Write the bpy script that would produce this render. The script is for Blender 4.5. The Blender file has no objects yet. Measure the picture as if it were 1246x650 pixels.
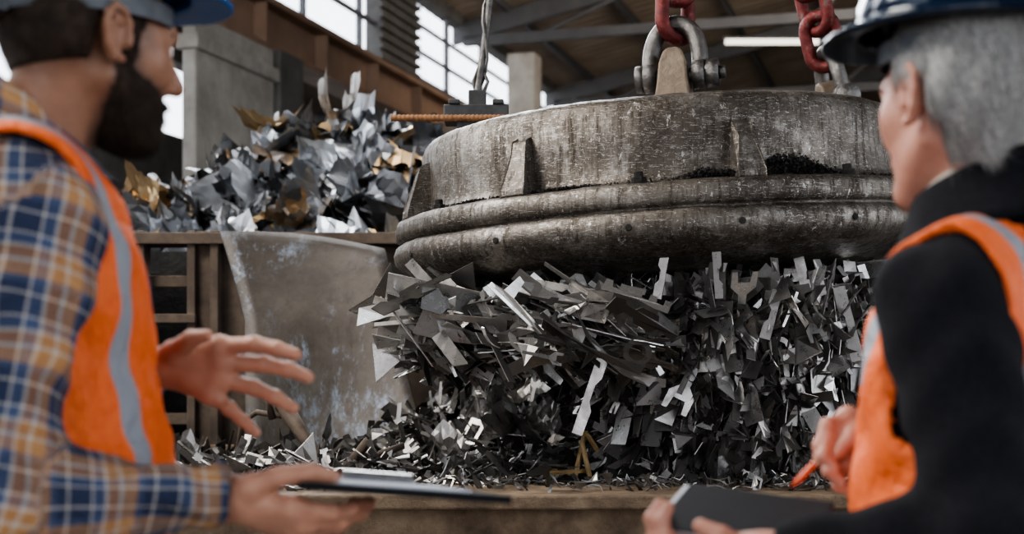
import bpy, math, random
import numpy as np
from mathutils import Vector, Matrix, noise as mnoise
random.seed(11); rng=np.random.default_rng(7)
scene=bpy.context.scene
COL=scene.collection
V3=lambda *a: np.array(a,dtype=np.float32)

# ------------------------------------------------------------------ materials
def new_mat(name):
    m=bpy.data.materials.new(name); m.use_nodes=True
    nt=m.node_tree; b=nt.nodes['Principled BSDF']
    return m,nt,b
def ramp(nt,fac,stops,interp='LINEAR'):
    r=nt.nodes.new('ShaderNodeValToRGB'); r.color_ramp.interpolation=interp
    e=r.color_ramp.elements
    while len(e)<len(stops): e.new(0.5)
    for i,(p,c) in enumerate(stops):
        e[i].position=p; e[i].color=(c[0],c[1],c[2],1)
    nt.links.new(fac,r.inputs[0]); return r.outputs[0]
def noise_node(nt,scale,detail=6,rough=.6,vec=None,dist=0):
    n=nt.nodes.new('ShaderNodeTexNoise'); n.inputs['Scale'].default_value=scale
    n.inputs['Detail'].default_value=detail; n.inputs['Roughness'].default_value=rough
    n.inputs['Distortion'].default_value=dist
    if vec is None:
        tc=nt.nodes.new('ShaderNodeTexCoord'); vec=tc.outputs['Object']
    nt.links.new(vec,n.inputs['Vector']); return n.outputs['Fac']
def scaled_vec(nt,s):
    tc=nt.nodes.new('ShaderNodeTexCoord'); mp=nt.nodes.new('ShaderNodeMapping')
    mp.inputs['Scale'].default_value=s; nt.links.new(tc.outputs['Object'],mp.inputs['Vector']); return mp.outputs['Vector']
def mixc(nt,fac,a,b,mode='MIX'):
    m=nt.nodes.new('ShaderNodeMix'); m.data_type='RGBA'; m.blend_type=mode
    for v,i in ((fac,0),(a,6),(b,7)):
        if isinstance(v,(int,float)): m.inputs[i].default_value=v
        elif isinstance(v,tuple): m.inputs[i].default_value=(v[0],v[1],v[2],1)
        else: nt.links.new(v,m.inputs[i])
    return m.outputs[2]
def math_node(nt,op,a,b=0.0):
    m=nt.nodes.new('ShaderNodeMath'); m.operation=op
    for v,i in ((a,0),(b,1)):
        if isinstance(v,(int,float)): m.inputs[i].default_value=v
        else: nt.links.new(v,m.inputs[i])
    return m.outputs[0]
def bump(nt,b,h,strength=.3,dist=.01):
    n=nt.nodes.new('ShaderNodeBump'); n.inputs['Strength'].default_value=strength
    n.inputs['Distance'].default_value=dist
    nt.links.new(h,n.inputs['Height']); nt.links.new(n.outputs[0],b.inputs['Normal'])
def attr(nt,name):
    a=nt.nodes.new('ShaderNodeAttribute'); a.attribute_name=name; return a.outputs['Fac']
def simple(name,stops,scale=5,metal=0,rough=.6,bmp=.2,bd=.01,vec=None,detail=6,spec=None):
    m,nt,b=new_mat(name)
    v=scaled_vec(nt,vec) if vec else None
    n=noise_node(nt,scale,detail,.65,v)
    nt.links.new(ramp(nt,n,stops),b.inputs['Base Color'])
    b.inputs['Metallic'].default_value=metal; b.inputs['Roughness'].default_value=rough
    if spec is not None: b.inputs['Specular IOR Level'].default_value=spec
    if bmp:
        n2=noise_node(nt,scale*4,8,.7,v); bump(nt,b,n2,bmp,bd)
    return m

def magnet_mat():
    m,nt,b=new_mat('worn_cast_steel')
    big=noise_node(nt,2.6,8,.75); mid=noise_node(nt,9,8,.8); fine=noise_node(nt,120,4,.7)
    c=ramp(nt,big,[(.32,(.045,.037,.030)),(.48,(.11,.094,.078)),(.62,(.20,.176,.15)),(.75,(.33,.30,.265))])
    c=mixc(nt,ramp(nt,mid,[(.50,(0,0,0)),(.66,(.7,)*3)]),c,(.35,.325,.295))
    streak=noise_node(nt,7,6,.8,scaled_vec(nt,(6,6,.6)))
    c=mixc(nt,ramp(nt,streak,[(.48,(0,0,0)),(.64,(.85,.85,.85))]),c,(.045,.033,.024))
    f3=noise_node(nt,45,6,.8,scaled_vec(nt,(1,1,.5)))
    c=mixc(nt,ramp(nt,f3,[(.61,(0,0,0)),(.66,(.75,.75,.75))]),c,(.66,.64,.61))
    c=mixc(nt,ramp(nt,fine,[(.65,(0,0,0)),(.70,(.6,.6,.6))]),c,(.62,.60,.57))
    sc=noise_node(nt,20,3,.5,scaled_vec(nt,(1,1,6)),3)
    c=mixc(nt,ramp(nt,sc,[(.60,(0,0,0)),(.63,(.6,.6,.6)),(.66,(0,0,0))]),c,(.65,.63,.6))
    nt.links.new(c,b.inputs['Base Color']); b.inputs['Metallic'].default_value=.78
    r=mixc(nt,ramp(nt,streak,[(.48,(0,0,0)),(.64,(1,1,1))]),ramp(nt,mid,[(.3,(.5,)*3),(.7,(.30,)*3)]),(.75,.75,.75))
    nt.links.new(r,b.inputs['Roughness'])
    h=math_node(nt,'ADD',mid,math_node(nt,'MULTIPLY',fine,.25)); bump(nt,b,h,.45,.012)
    return m
def tone_metal(name,stops,metal=.85,rough=.38,scale=25,dirt=.6):
    m,nt,b=new_mat(name)
    t=attr(nt,'tone'); c=ramp(nt,t,stops)
    n=noise_node(nt,scale,6,.7)
    c=mixc(nt,ramp(nt,n,[(.48,(0,0,0)),(.75,(dirt,)*3)]),c,(.10,.08,.06))
    nt.links.new(c,b.inputs['Base Color']); b.inputs['Metallic'].default_value=metal
    nt.links.new(ramp(nt,n,[(.3,(rough-.10,)*3),(.75,(rough+.22,)*3)]),b.inputs['Roughness'])
    bump(nt,b,n,.15,.004); return m
def plate_mat():
    m,nt,b=new_mat('scraped_steel_plate')
    n=noise_node(nt,2.2,8,.7); c=ramp(nt,n,[(.3,(.035,.027,.021)),(.5,(.068,.055,.045)),(.7,(.11,.097,.085))])
    s=noise_node(nt,11,8,.85,scaled_vec(nt,(1,1,.3)))
    big=noise_node(nt,1.6,2,.5)
    f=math_node(nt,'MULTIPLY',ramp(nt,s,[(.52,(0,0,0)),(.66,(.9,)*3)]),ramp(nt,big,[(.42,(0,0,0)),(.6,(1,1,1))]))
    c=mixc(nt,f,c,(.22,.27,.34))
    f2=noise_node(nt,30,6,.8); c=mixc(nt,ramp(nt,f2,[(.6,(0,0,0)),(.75,(.5,.5,.5))]),c,(.15,.085,.045))
    st=noise_node(nt,6,6,.8,scaled_vec(nt,(4,4,.5))); c=mixc(nt,ramp(nt,st,[(.52,(0,0,0)),(.68,(.6,.6,.6))]),c,(.03,.022,.017))
    nt.links.new(c,b.inputs['Base Color']); b.inputs['Metallic'].default_value=.35; b.inputs['Roughness'].default_value=.58
    bump(nt,b,s,.2,.01); return m
def plaid_mat():
    m,nt,b=new_mat('plaid_cotton')
    navy=(.018,.027,.066); tan=(.44,.235,.10); crm=(.50,.46,.41); mid=(.055,.08,.155); och=(.36,.18,.075)
    st=[(0,navy),(.16,crm),(.19,navy),(.31,mid),(.38,tan),(.55,crm),(.59,och),(.72,crm),(.76,mid),(.88,crm),(.91,navy)]
    def band(name,per):
        f=math_node(nt,'FRACT',math_node(nt,'DIVIDE',attr(nt,name),per)); return ramp(nt,f,st,'CONSTANT')
    c=mixc(nt,.5,band('cu',.092),band('cv',.092))
    n=noise_node(nt,500,2,.5); c=mixc(nt,.25,c,ramp(nt,n,[(.3,(.02,.02,.02)),(.7,(.8,.8,.8))]),'OVERLAY')
    nt.links.new(c,b.inputs['Base Color']); b.inputs['Roughness'].default_value=.9
    n2=noise_node(nt,11,4,.6,None,.8); bump(nt,b,n2,.9,.035); return m
def vest_mat(name,neckcol):
    m,nt,b=new_mat(name)
    s=ramp(nt,attr(nt,'stripe'),[(.499,(0,0,0)),(.501,(1,1,1))])
    n=noise_node(nt,60,4)
    c=mixc(nt,s,ramp(nt,n,[(.3,(.72,.115,.018)),(.7,(.82,.155,.028))]),(.26,.28,.31))
    p=ramp(nt,attr(nt,'piping'),[(.499,(0,0,0)),(.501,(1,1,1))]); c=mixc(nt,p,c,neckcol)
    nt.links.new(c,b.inputs['Base Color']); b.inputs['Roughness'].default_value=.65
    n2=noise_node(nt,9,4,.6,None,.8); w=noise_node(nt,600,2,.5)
    bump(nt,b,math_node(nt,'ADD',n2,math_node(nt,'MULTIPLY',w,.04)),.8,.03); return m
def skin_mat(name,c1,c2,stub=None):
    m,nt,b=new_mat(name)
    n=noise_node(nt,35,5,.6); c=ramp(nt,n,[(.3,c1),(.7,c2)])
    if stub:
        f=math_node(nt,'MULTIPLY',attr(nt,'stubble'),ramp(nt,noise_node(nt,650,2,.5),[(.35,(.55,)*3),(.6,(1,1,1))]))
        c=mixc(nt,f,c,stub)
    nt.links.new(c,b.inputs['Base Color'])
    b.inputs['Roughness'].default_value=.5
    b.inputs['Subsurface Weight'].default_value=.12; b.inputs['Subsurface Radius'].default_value=(.02,.008,.004)
    b.inputs['Subsurface Scale'].default_value=.5
    bump(nt,b,noise_node(nt,220,5,.7),.35,.002); return m
M={}
M['magnet']=magnet_mat()
M['scrap']=tone_metal('scrap_steel',[(0,(.075,.07,.065)),(.45,(.24,.228,.215)),(.72,(.48,.46,.44)),(.88,(.72,.70,.67)),(.96,(.85,.83,.80)),(.99,(.55,.40,.2))],.80,.30,25,.5)
M['sheet']=tone_metal('scrap_sheet_metal',[(0,(.06,.06,.062)),(.4,(.17,.175,.185)),(.66,(.36,.375,.40)),(.80,(.7,.72,.75)),(.84,(.34,.23,.13)),(1,(.50,.36,.20))],.88,.33,7,.5)
M['plate']=plate_mat()
M['rust']=simple('rusty_steel',[(.3,(.035,.026,.02)),(.5,(.08,.056,.04)),(.7,(.13,.098,.07))],6,.3,.75,.5,.01)
M['darkcore']=simple('scrap_dirt_and_gap_shade',[(.3,(.012,.011,.010)),(.7,(.04,.036,.032))],12,.3,.8,.8,.03)  # real dirt, and also painted shade for scrap gaps and the bay opening
M['ledge']=simple('rusted_bin_steel',[(.3,(.07,.048,.031)),(.5,(.18,.125,.08)),(.7,(.32,.24,.16))],7,.15,.8,.7,.02)
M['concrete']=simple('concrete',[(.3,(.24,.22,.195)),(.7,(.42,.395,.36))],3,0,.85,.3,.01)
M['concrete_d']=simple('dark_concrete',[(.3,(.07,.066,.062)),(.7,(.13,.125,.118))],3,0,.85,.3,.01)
M['floor']=simple('dirty_concrete_floor',[(.3,(.09,.08,.07)),(.7,(.2,.18,.16))],2,0,.85,.3,.01)
M['roof']=simple('weathered_roof_sheet',[(.3,(.24,.185,.14)),(.7,(.38,.31,.245))],1.2,.1,.7,.2,.01)
M['beam']=simple('painted_steel_beam',[(.3,(.20,.125,.085)),(.7,(.32,.21,.15))],2,.1,.6,.2,.01)
M['beam_g']=simple('grey_steel_beam',[(.3,(.07,.07,.075)),(.7,(.12,.12,.125))],2,.3,.6,.2,.01)
M['frame']=simple('window_frame_steel',[(.3,(.07,.07,.075)),(.7,(.12,.12,.13))],4,.2,.6,0)
M['chain']=simple('chain_steel',[(.3,(.06,.056,.052)),(.6,(.16,.15,.14)),(.75,(.4,.38,.35))],30,.8,.4,.5,.006)
M['chain_r']=simple('red_painted_chain',[(.35,(.07,.012,.011)),(.55,(.15,.020,.018)),(.66,(.14,.10,.09))],40,.5,.45,.5,.006)
M['lug']=simple('tan_cast_lug',[(.3,(.09,.065,.045)),(.7,(.21,.16,.115))],18,.4,.55,.5,.008)
M['rebar']=simple('rebar_rust',[(.3,(.16,.07,.03)),(.7,(.36,.18,.085))],60,.3,.7,.4,.003)
M['black_rubber']=simple('black_cable',[(.3,(.02,.02,.02)),(.7,(.05,.05,.05))],20,0,.6,.1)
M['blue']=simple('blue_hardhat_plastic',[(.3,(.006,.095,.33)),(.7,(.010,.12,.39))],4,0,.25,0,spec=.3)
M['navy']=simple('navy_hardhat_plastic',[(.3,(.005,.011,.026)),(.7,(.008,.018,.038))],4,0,.09,0,spec=.28)
M['strap']=simple('grey_strap',[(.3,(.05,.055,.065)),(.7,(.11,.12,.13))],40,0,.6,.1)
M['skinA']=skin_mat('skin_brown',(.25,.12,.07),(.32,.16,.098),(.022,.015,.011))
M['skinAh']=skin_mat('skin_brown_hand',(.43,.205,.135),(.53,.27,.18))
M['skinB']=skin_mat('skin_fair',(.45,.20,.14),(.54,.27,.195))
M['hairA']=simple('dark_hair',[(.3,(.014,.010,.008)),(.7,(.05,.034,.024))],60,0,.75,.6,.003,spec=.2)
M['hairB']=simple('grey_hair',[(.3,(.08,.077,.073)),(.7,(.28,.27,.26))],90,0,.55,.6,.003,vec=(1,1,.3))
M['hairB2']=simple('grey_hair_strand',[(.35,(.13,.125,.12)),(.65,(.56,.54,.51))],300,0,.5,0)
M['plaid']=plaid_mat()
M['fleece']=simple('black_fleece',[(.3,(.007,.007,.009)),(.7,(.016,.016,.020))],150,0,.95,.6,.004,spec=.2)
M['beige']=simple('beige_collar',[(.3,(.42,.38,.32)),(.7,(.55,.5,.43))],150,0,.9,.4,.003)
M['jeans']=simple('dark_denim',[(.3,(.02,.03,.06)),(.7,(.04,.055,.1))],80,0,.9,.4,.004)
M['boot']=simple('boot_leather',[(.3,(.05,.03,.02)),(.7,(.09,.055,.035))],30,0,.6,.3,.003)
M['vestA']=vest_mat('hi_vis_vest_blue_trim',(.02,.04,.13))
M['vestB']=vest_mat('hi_vis_vest_orange',(.78,.13,.022))
M['eye']=simple('eye_white',[(.3,(.7,.67,.62)),(.7,(.8,.77,.72))],10,0,.2,0)
M['iris']=simple('iris_brown',[(.3,(.03,.015,.008)),(.7,(.06,.03,.015))],10,0,.1,0)
M['nail']=simple('fingernail',[(.3,(.55,.31,.24)),(.7,(.62,.38,.3))],10,0,.3,0)
M['board']=simple('black_clipboard_plastic',[(.3,(.008,.008,.010)),(.7,(.013,.013,.016))],10,0,.7,0,spec=.15)
M['paper']=simple('paper',[(.3,(.60,.64,.72)),(.7,(.7,.73,.78))],10,0,.7,0)
M['steel']=simple('clip_steel',[(.3,(.5,.5,.5)),(.7,(.65,.65,.65))],10,1,.25,0)
M['pen']=simple('orange_pen_plastic',[(.3,(.7,.10,.03)),(.7,(.75,.14,.05))],10,0,.3,0)

# ------------------------------------------------------------------ mesh helpers
def mk(name,verts,faces,mats,parent=None,smooth=False,attrs=None,midx=None,sub=0,bevel=0):
    me=bpy.data.meshes.new(name)
    me.from_pydata([tuple(map(float,v)) for v in verts],[],[tuple(map(int,f)) for f in faces]); me.update()
    for m in (mats if isinstance(mats,list) else [mats]): me.materials.append(m)
    if smooth: me.polygons.foreach_set('use_smooth',[True]*len(me.polygons))
    if midx is not None: me.polygons.foreach_set('material_index',list(map(int,midx)))
    if attrs:
        for k,a in attrs.items():
            at=me.attributes.new(k,'FLOAT','POINT'); at.data.foreach_set('value',np.asarray(a,dtype=np.float32))
    o=bpy.data.objects.new(name,me); COL.objects.link(o)
    if parent is not None:
        o.parent=parent; o.location=-parent.location
    if bevel:
        b=o.modifiers.new('bevel','BEVEL'); b.width=bevel; b.segments=2; b.limit_method='ANGLE'
    if sub:
        s=o.modifiers.new('sub','SUBSURF'); s.levels=sub; s.render_levels=sub
    return o
def empty(name,loc):
    e=bpy.data.objects.new(name,None); e.empty_display_size=.1; e.location=loc; COL.objects.link(e); return e
class Acc:
    def __init__(s): s.v=[];s.f=[];s.t=[];s.m=[]
    def add(s,v,f,tone=0,mi=0):
        o=len(s.v); s.v.extend(v); s.f.extend([tuple(i+o for i in q) for q in f]); s.t.extend([tone]*len(v)); s.m.extend([mi]*len(f))
    def box(s,lo,hi,xf=None,tone=0,mi=0):
        vs=[(x,y,z) for x in (lo[0],hi[0]) for y in (lo[1],hi[1]) for z in (lo[2],hi[2])]
        if xf: vs=[xf(*p) for p in vs]
        s.add(vs,[(0,1,3,2),(4,6,7,5),(0,4,5,1),(2,3,7,6),(0,2,6,4),(1,5,7,3)],tone,mi)
    def tube(s,pts,r,closed=False,n=10,tone=0,mi=0,rs=None):
        pts=[Vector(p) for p in pts]; N=len(pts); vs=[];fs=[]; up=None
        for i,p in enumerate(pts):
            if closed: t=(pts[(i+1)%N]-pts[i-1]).normalized()
            else: t=(pts[min(i+1,N-1)]-pts[max(i-1,0)]).normalized()
            if up is None: up=t.orthogonal().normalized()
            else: up=(up-t*up.dot(t)).normalized()
            w=t.cross(up); rr=rs[i] if rs else r
            for k in range(n):
                a=2*math.pi*k/n; vs.append(tuple(p+(up*math.cos(a)+w*math.sin(a))*rr))
        for i in range(N if closed else N-1):
            j=(i+1)%N
            for k in range(n):
                k2=(k+1)%n; fs.append((i*n+k,i*n+k2,j*n+k2,j*n+k))
        if not closed:
            fs.append(tuple(range(n))[::-1]); fs.append(tuple((N-1)*n+k for k in range(n)))
        s.add(vs,fs,tone,mi)
    def obj(s,name,mats,**k):
        return mk(name,s.v,s.f,mats,attrs={'tone':s.t},midx=s.m,**k)
def lathe(acc,prof,n=96,xf=None,mi=0,tone=0):
    vs=[];fs=[]
    for r,z in prof:
        for k in range(n):
            a=2*math.pi*k/n; p=(r*math.cos(a),r*math.sin(a),z); vs.append(xf(*p) if xf else p)
    for i in range(len(prof)-1):
        for k in range(n):
            k2=(k+1)%n; fs.append((i*n+k,(i+1)*n+k,(i+1)*n+k2,i*n+k2))
    acc.add(vs,fs,tone,mi)

# ------------------------------------------------------------------ implicit surface toolkit
def rc(a,b,ra,rb):
    a=np.array(a,np.float32); b=np.array(b,np.float32); ab=b-a; L=max(float(ab@ab),1e-9)
    def f(P):
        t=np.clip((P-a)@ab/L,0,1); return np.linalg.norm(P-a-t[:,None]*ab,axis=1)-(ra+(rb-ra)*t)
    return f
def ell(c,r,R=None):
    c=np.array(c,np.float32); r=np.array(r,np.float32)
    def f(P):
        q=P-c
        if R is not None: q=q@R
        k0=np.linalg.norm(q/r,axis=1); k1=np.linalg.norm(q/(r*r),axis=1)
        return k0*(k0-1)/np.maximum(k1,1e-6)
    return f
def smin(a,b,k):
    h=np.clip(.5+.5*(b-a)/k,0,1); return b*(1-h)+a*h-k*h*(1-h)
def smax(a,b,k): return -smin(-a,-b,k)
def union(fs,k):
    def f(P):
        d=fs[0](P)
        for g in fs[1:]: d=smin(d,g(P),k)
        return d
    return f
def surface(f,lo,hi,h):
    ax=[np.arange(lo[i],hi[i]+h,h,dtype=np.float32) for i in range(3)]
    G=np.stack(np.meshgrid(*ax,indexing='ij'),-1); sh=G.shape[:3]
    D=f(G.reshape(-1,3)).reshape(sh); I=D<0
    n=[s-1 for s in sh]
    acc=np.zeros(n+[3],np.float32); cnt=np.zeros(n,np.float32)
    def sl(o,arr): return arr[o[0]:o[0]+n[0],o[1]:o[1]+n[1],o[2]:o[2]+n[2]]
    for a in range(3):
        o1,o2=[x for x in range(3) if x!=a]
        for p in (0,1):
            for q in (0,1):
                s=[0,0,0]; s[o1]=p; s[o2]=q; e=list(s); e[a]=1
                d0=sl(s,D); d1=sl(e,D); cr=(d0<0)!=(d1<0)
                t=np.where(cr,d0/np.where(cr,d0-d1,1),0)
                pos=np.zeros(n+[3],np.float32)
                pos[...,0]=s[0];pos[...,1]=s[1];pos[...,2]=s[2]; pos[...,a]=t
                acc+=pos*cr[...,None]; cnt+=cr
    m=cnt>0; idx=-np.ones(n,np.int64); idx[m]=np.arange(m.sum())
    cell=np.argwhere(m); vs=(cell+acc[m]/cnt[m][:,None])*h+np.array(lo,np.float32)
    F=[]
    for a in range(3):
        b,c=(a+1)%3,(a+2)%3
        s0=[slice(None)]*3; s1=[slice(None)]*3; s0[a]=slice(0,-1); s1[a]=slice(1,None)
        A=I[tuple(s0)];B=I[tuple(s1)]
        E=np.argwhere(A!=B); E=E[(E[:,b]>0)&(E[:,c]>0)&(E[:,b]<n[b])&(E[:,c]<n[c])]
        ins=A[E[:,0],E[:,1],E[:,2]]
        def g(db,dc):
            e=E.copy(); e[:,b]+=db; e[:,c]+=dc; return idx[e[:,0],e[:,1],e[:,2]]
        q=np.stack([g(-1,-1),g(0,-1),g(0,0),g(-1,0)],1)
        q[~ins]=q[~ins][:,::-1]; F.append(q)
    F=np.concatenate(F); F=F[(F>=0).all(1)]
    return vs,F
def grad(f,P,e=.001):
    g=np.stack([f(P+np.eye(3,dtype=np.float32)[i]*e)-f(P-np.eye(3,dtype=np.float32)[i]*e) for i in range(3)],1)
    return g/np.maximum(np.linalg.norm(g,axis=1)[:,None],1e-6)
def frame(heading_deg,pitch_deg=0,roll_deg=0):
    R=Matrix.Rotation(math.radians(heading_deg),3,'Z')@Matrix.Rotation(math.radians(pitch_deg),3,'Y')@Matrix.Rotation(math.radians(roll_deg),3,'X')
    return np.array(R,np.float32)

# ------------------------------------------------------------------ people
def local_fn(f,org,R):
    org=np.array(org,np.float32); return lambda P: f((P-org)@R)
def head_parts(kind):
    L=[ell((-.008,0,.035),(.098,.076,.09)), ell((.04,0,-.03),(.058,.060,.085)),
       ell((.055,0,.0),(.045,.056,.05))]
    for s in (1,-1):
        L+= [rc((.0,s*.052,-.045),(.068,s*.022,-.094),.02,.018), rc((.06,s*.04,-.012),(.075,s*.03,-.02),.022,.018)]
    L+=[rc((.074,-.012,-.097),(.074,.012,-.097),.02,.02), rc((.083,-.03,.032),(.083,.03,.032),.013,.013)]
    base=union(L,.018)
    nose=union([rc((.092,0,.02),(.120,0,-.022),.008,.011),rc((.104,.011,-.028),(.104,-.011,-.028),.0085,.0085)],.008)
    lips=union([rc((.094,-.018,-.056),(.094,.018,-.056),.008,.008),rc((.092,-.015,-.068),(.092,.015,-.068),.009,.009)],.003)
    sock=[ell((.099,s*.032,.008),(.014,.017,.011)) for s in (1,-1)]
    def f(P):
        d=smin(base(P),nose(P),.01); d=smin(d,lips(P),.006)
        for s in sock: d=smax(d,-s(P),.008)
        return d
    def ears(P):
        q=P.copy(); q[:,1]=np.abs(q[:,1])
        pts=[(.014,-.004),(.012,.018),(.002,.03),(-.012,.032),(-.022,.02),(-.022,.004),(-.014,-.014),(-.004,-.026),(.006,-.026)]
        P3=[(x,.079+max(0,.012-x)*.45,z-.003) for x,z in pts]
        fs=[rc(P3[i],P3[i+1],.0042,.0042 if i<6 else .006) for i in range(8)]
        ah=[(.0,.016),(-.01,.016),(-.013,.002),(-.006,-.012)]
        A3=[(x,.080+max(0,.012-x)*.35,z-.003) for x,z in ah]
        fs+=[rc(A3[i],A3[i+1],.0035,.0035) for i in range(3)]
        d=union(fs,.004)(q)
        Rm=frame(-22); plate=ell((-.005,.079,.0),(.019,.0045,.031),Rm)(q)
        d=smin(d,plate,.005)
        return smin(d,rc((.012,.074,-.006),(.014,.075,.0),.008,.006)(q),.006)
    return f,ears
def build_helmet(name,org,R,mat,ridges,tilt=0,zr=.05):
    org=np.array(org,np.float32)
    def f(P):
        dome=ell((-.005,0,0),(.135,.118,.118))(P)
        for yy in (0,.040,-.040) if ridges else (0,):
            rid=ell((-.01,yy,0),(.130 if yy else .136,.010,.122 if yy else .131))(P); dome=smin(dome,rid,.005)
        if ridges:
            for s in (1,-1):
                for zz in (.045,.065):
                    dome=smax(dome,-ell((-.02,s*.118,zz),(.035,.018,.005))(P),.003)
        inner=ell((-.005,0,-.004),(.130,.112,.112))(P)
        shell=np.maximum(dome,-inner); shell=np.maximum(shell,-P[:,2]-.002)
        q=P.copy(); q[:,2]+= .10*np.maximum(P[:,0]-.08,0)
        disk=np.maximum(ell((.03,0,0),(.150,.118,.4))(q),np.abs(q[:,2])-.0035)
        rim=np.maximum(ell((-.005,0,0),(.144,.127,.4))(P),np.abs(P[:,2])-.004)
        br=np.minimum(disk,rim); br=np.maximum(br,-ell((-.005,0,0),(.128,.110,.5))(P))
        return smin(shell,br,.006)
    vs,F=surface(f,(-.17,-.145,-.03),(.20,.145,.145),.003)
    Rt=frame(0,-tilt); W=(vs@Rt.T+np.array([0,0,zr],np.float32))@R.T+org
    e=empty(name,tuple(map(float,org)))
    mk('shell',W,F,mat,e,True)
    a=Acc(); hh=.024; zz=zr-.024; n=48; vs=[];fs=[]
    for k in range(n):
        t=2*math.pi*k/n
        for dr,dz in ((0,-hh/2),(.003,-hh/2),(.003,hh/2),(0,hh/2)):
            vs.append(np.array([-.006+(.105+dr)*math.cos(t),(.085+dr)*math.sin(t),zz+dz],np.float32)@R.T+org)
    for k in range(n):
        for j in range(4): fs.append((k*4+j,k*4+(j+1)%4,((k+1)%n)*4+(j+1)%4,((k+1)%n)*4+j))
    a.add(vs,fs)
    def X(x,y,z): return tuple(np.array([x,y,z],np.float32)@R.T+org)
    a.box((-.122,-.03,zz-.015),(-.106,.03,zz+.012),X); a.tube([X(-.12,0,zz),X(-.136,0,zz)],.014,n=20)
    mk('headband',a.v,a.f,M['strap'],e)
    return e
def strands(name,parent,pts_fn,comb,L,w,n,mat,lo,hi,h,jitter=.2):
    vs,F=surface(pts_fn,lo,hi,h)
    sel=rng.integers(0,len(vs),n); P=vs[sel]+rng.normal(0,h*.5,(n,3)).astype(np.float32)
    N=grad(pts_fn,P); P=P-N*pts_fn(P)[:,None]
    C=comb(P)+rng.normal(0,jitter,P.shape); C=C-N*(C*N).sum(1)[:,None]*.9; C/=np.linalg.norm(C,axis=1)[:,None]
    S=np.cross(N,C); ll=L*(.5+rng.random(n))[:,None]
    rows=[];Fc=[]
    for t,ww in [(0,1),(.35,.9),(.7,.6),(1,.15)]:
        c=P+C*ll*t+N*(.0012+.0012*math.sin(t*2.5)-.001*t)
        rows.append(c-S*w*ww); rows.append(c+S*w*ww)
    V=np.stack(rows,1).reshape(-1,3)
    for i in range(n):
        b=i*8
        for k in range(3): Fc.append((b+2*k,b+2*k+1,b+2*k+3,b+2*k+2))
    mk(name,V,Fc,mat,parent,True)
def hand(name,parent,fore,wrist,mcp,fingers,thumb,skin,dorsal,rp=.0135,scale=1.0):
    palm=[rc(fore,wrist,.030,.025)]+[rc(wrist,m,.020,rp) for m in mcp]+[rc(mcp[i],mcp[i+1],rp*.95,rp*.95) for i in range(3)]
    w=np.array(wrist); t0=np.array(thumb[0])
    palm+=[rc(tuple(w),tuple(t0),.018,.015)]
    pf=union(palm,.012)
    R=[(.0105,.0092,.0083,.0068),(.0108,.0095,.0085,.007),(.0102,.009,.008,.0067),(.0092,.008,.007,.006)]
    ff=[]
    for m,fg,r in zip(mcp,fingers,R):
        ch=[m]+fg
        seg=[rc(ch[i],ch[i+1],r[i]*scale,r[i+1]*scale) for i in range(3)]+[rc(fg[j],fg[j],r[j+1]*scale*1.09,r[j+1]*scale*1.09) for j in (0,1)]
        ff.append(union(seg,.003))
    ff.append(union([rc(thumb[i],thumb[i+1],a,b) for i,(a,b) in enumerate([(.0145,.0118),(.0118,.0082)])] if len(thumb)==3 else
              [rc(thumb[0],thumb[1],.0145,.0122),rc(thumb[1],thumb[2],.0122,.011),rc(thumb[2],thumb[3],.011,.008)],.003))
    def f(P):
        d0=pf(P); out=d0
        for g in ff: out=np.minimum(out,smin(d0,g(P),.008))
        return out
    allp=np.array([fore,wrist]+list(mcp)+[p for fg in fingers for p in fg]+list(thumb))
    lo=allp.min(0)-.035; hi=allp.max(0)+.035
    vs,F=surface(f,tuple(lo),tuple(hi),.0025)
    mk(name,vs,F,skin,parent,True)
    a=Acc(); D=np.array(dorsal)
    for fg,r in list(zip(fingers,[.0068,.007,.0067,.006]))+[(thumb[-2:],.008)]:
        r=r*scale
        tip=np.array(fg[-1]); prev=np.array(fg[-2]); ax=(tip-prev)/np.linalg.norm(tip-prev)
        d=D-ax*(D@ax); d/=np.linalg.norm(d); s=np.cross(ax,d); c=tip+d*r*.80-ax*.001
        n=10; ring=[]; top=c+d*.0016
        for k in range(n):
            t=2*math.pi*k/n; ring.append(tuple(c+ax*.0068*math.cos(t)+s*r*.72*math.sin(t)-d*.0004))
        a.add(ring+[tuple(top)],[(k,(k+1)%n,n) for k in range(n)])
    mk('nails_'+name,a.v,a.f,M['nail'],parent,True)

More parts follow.
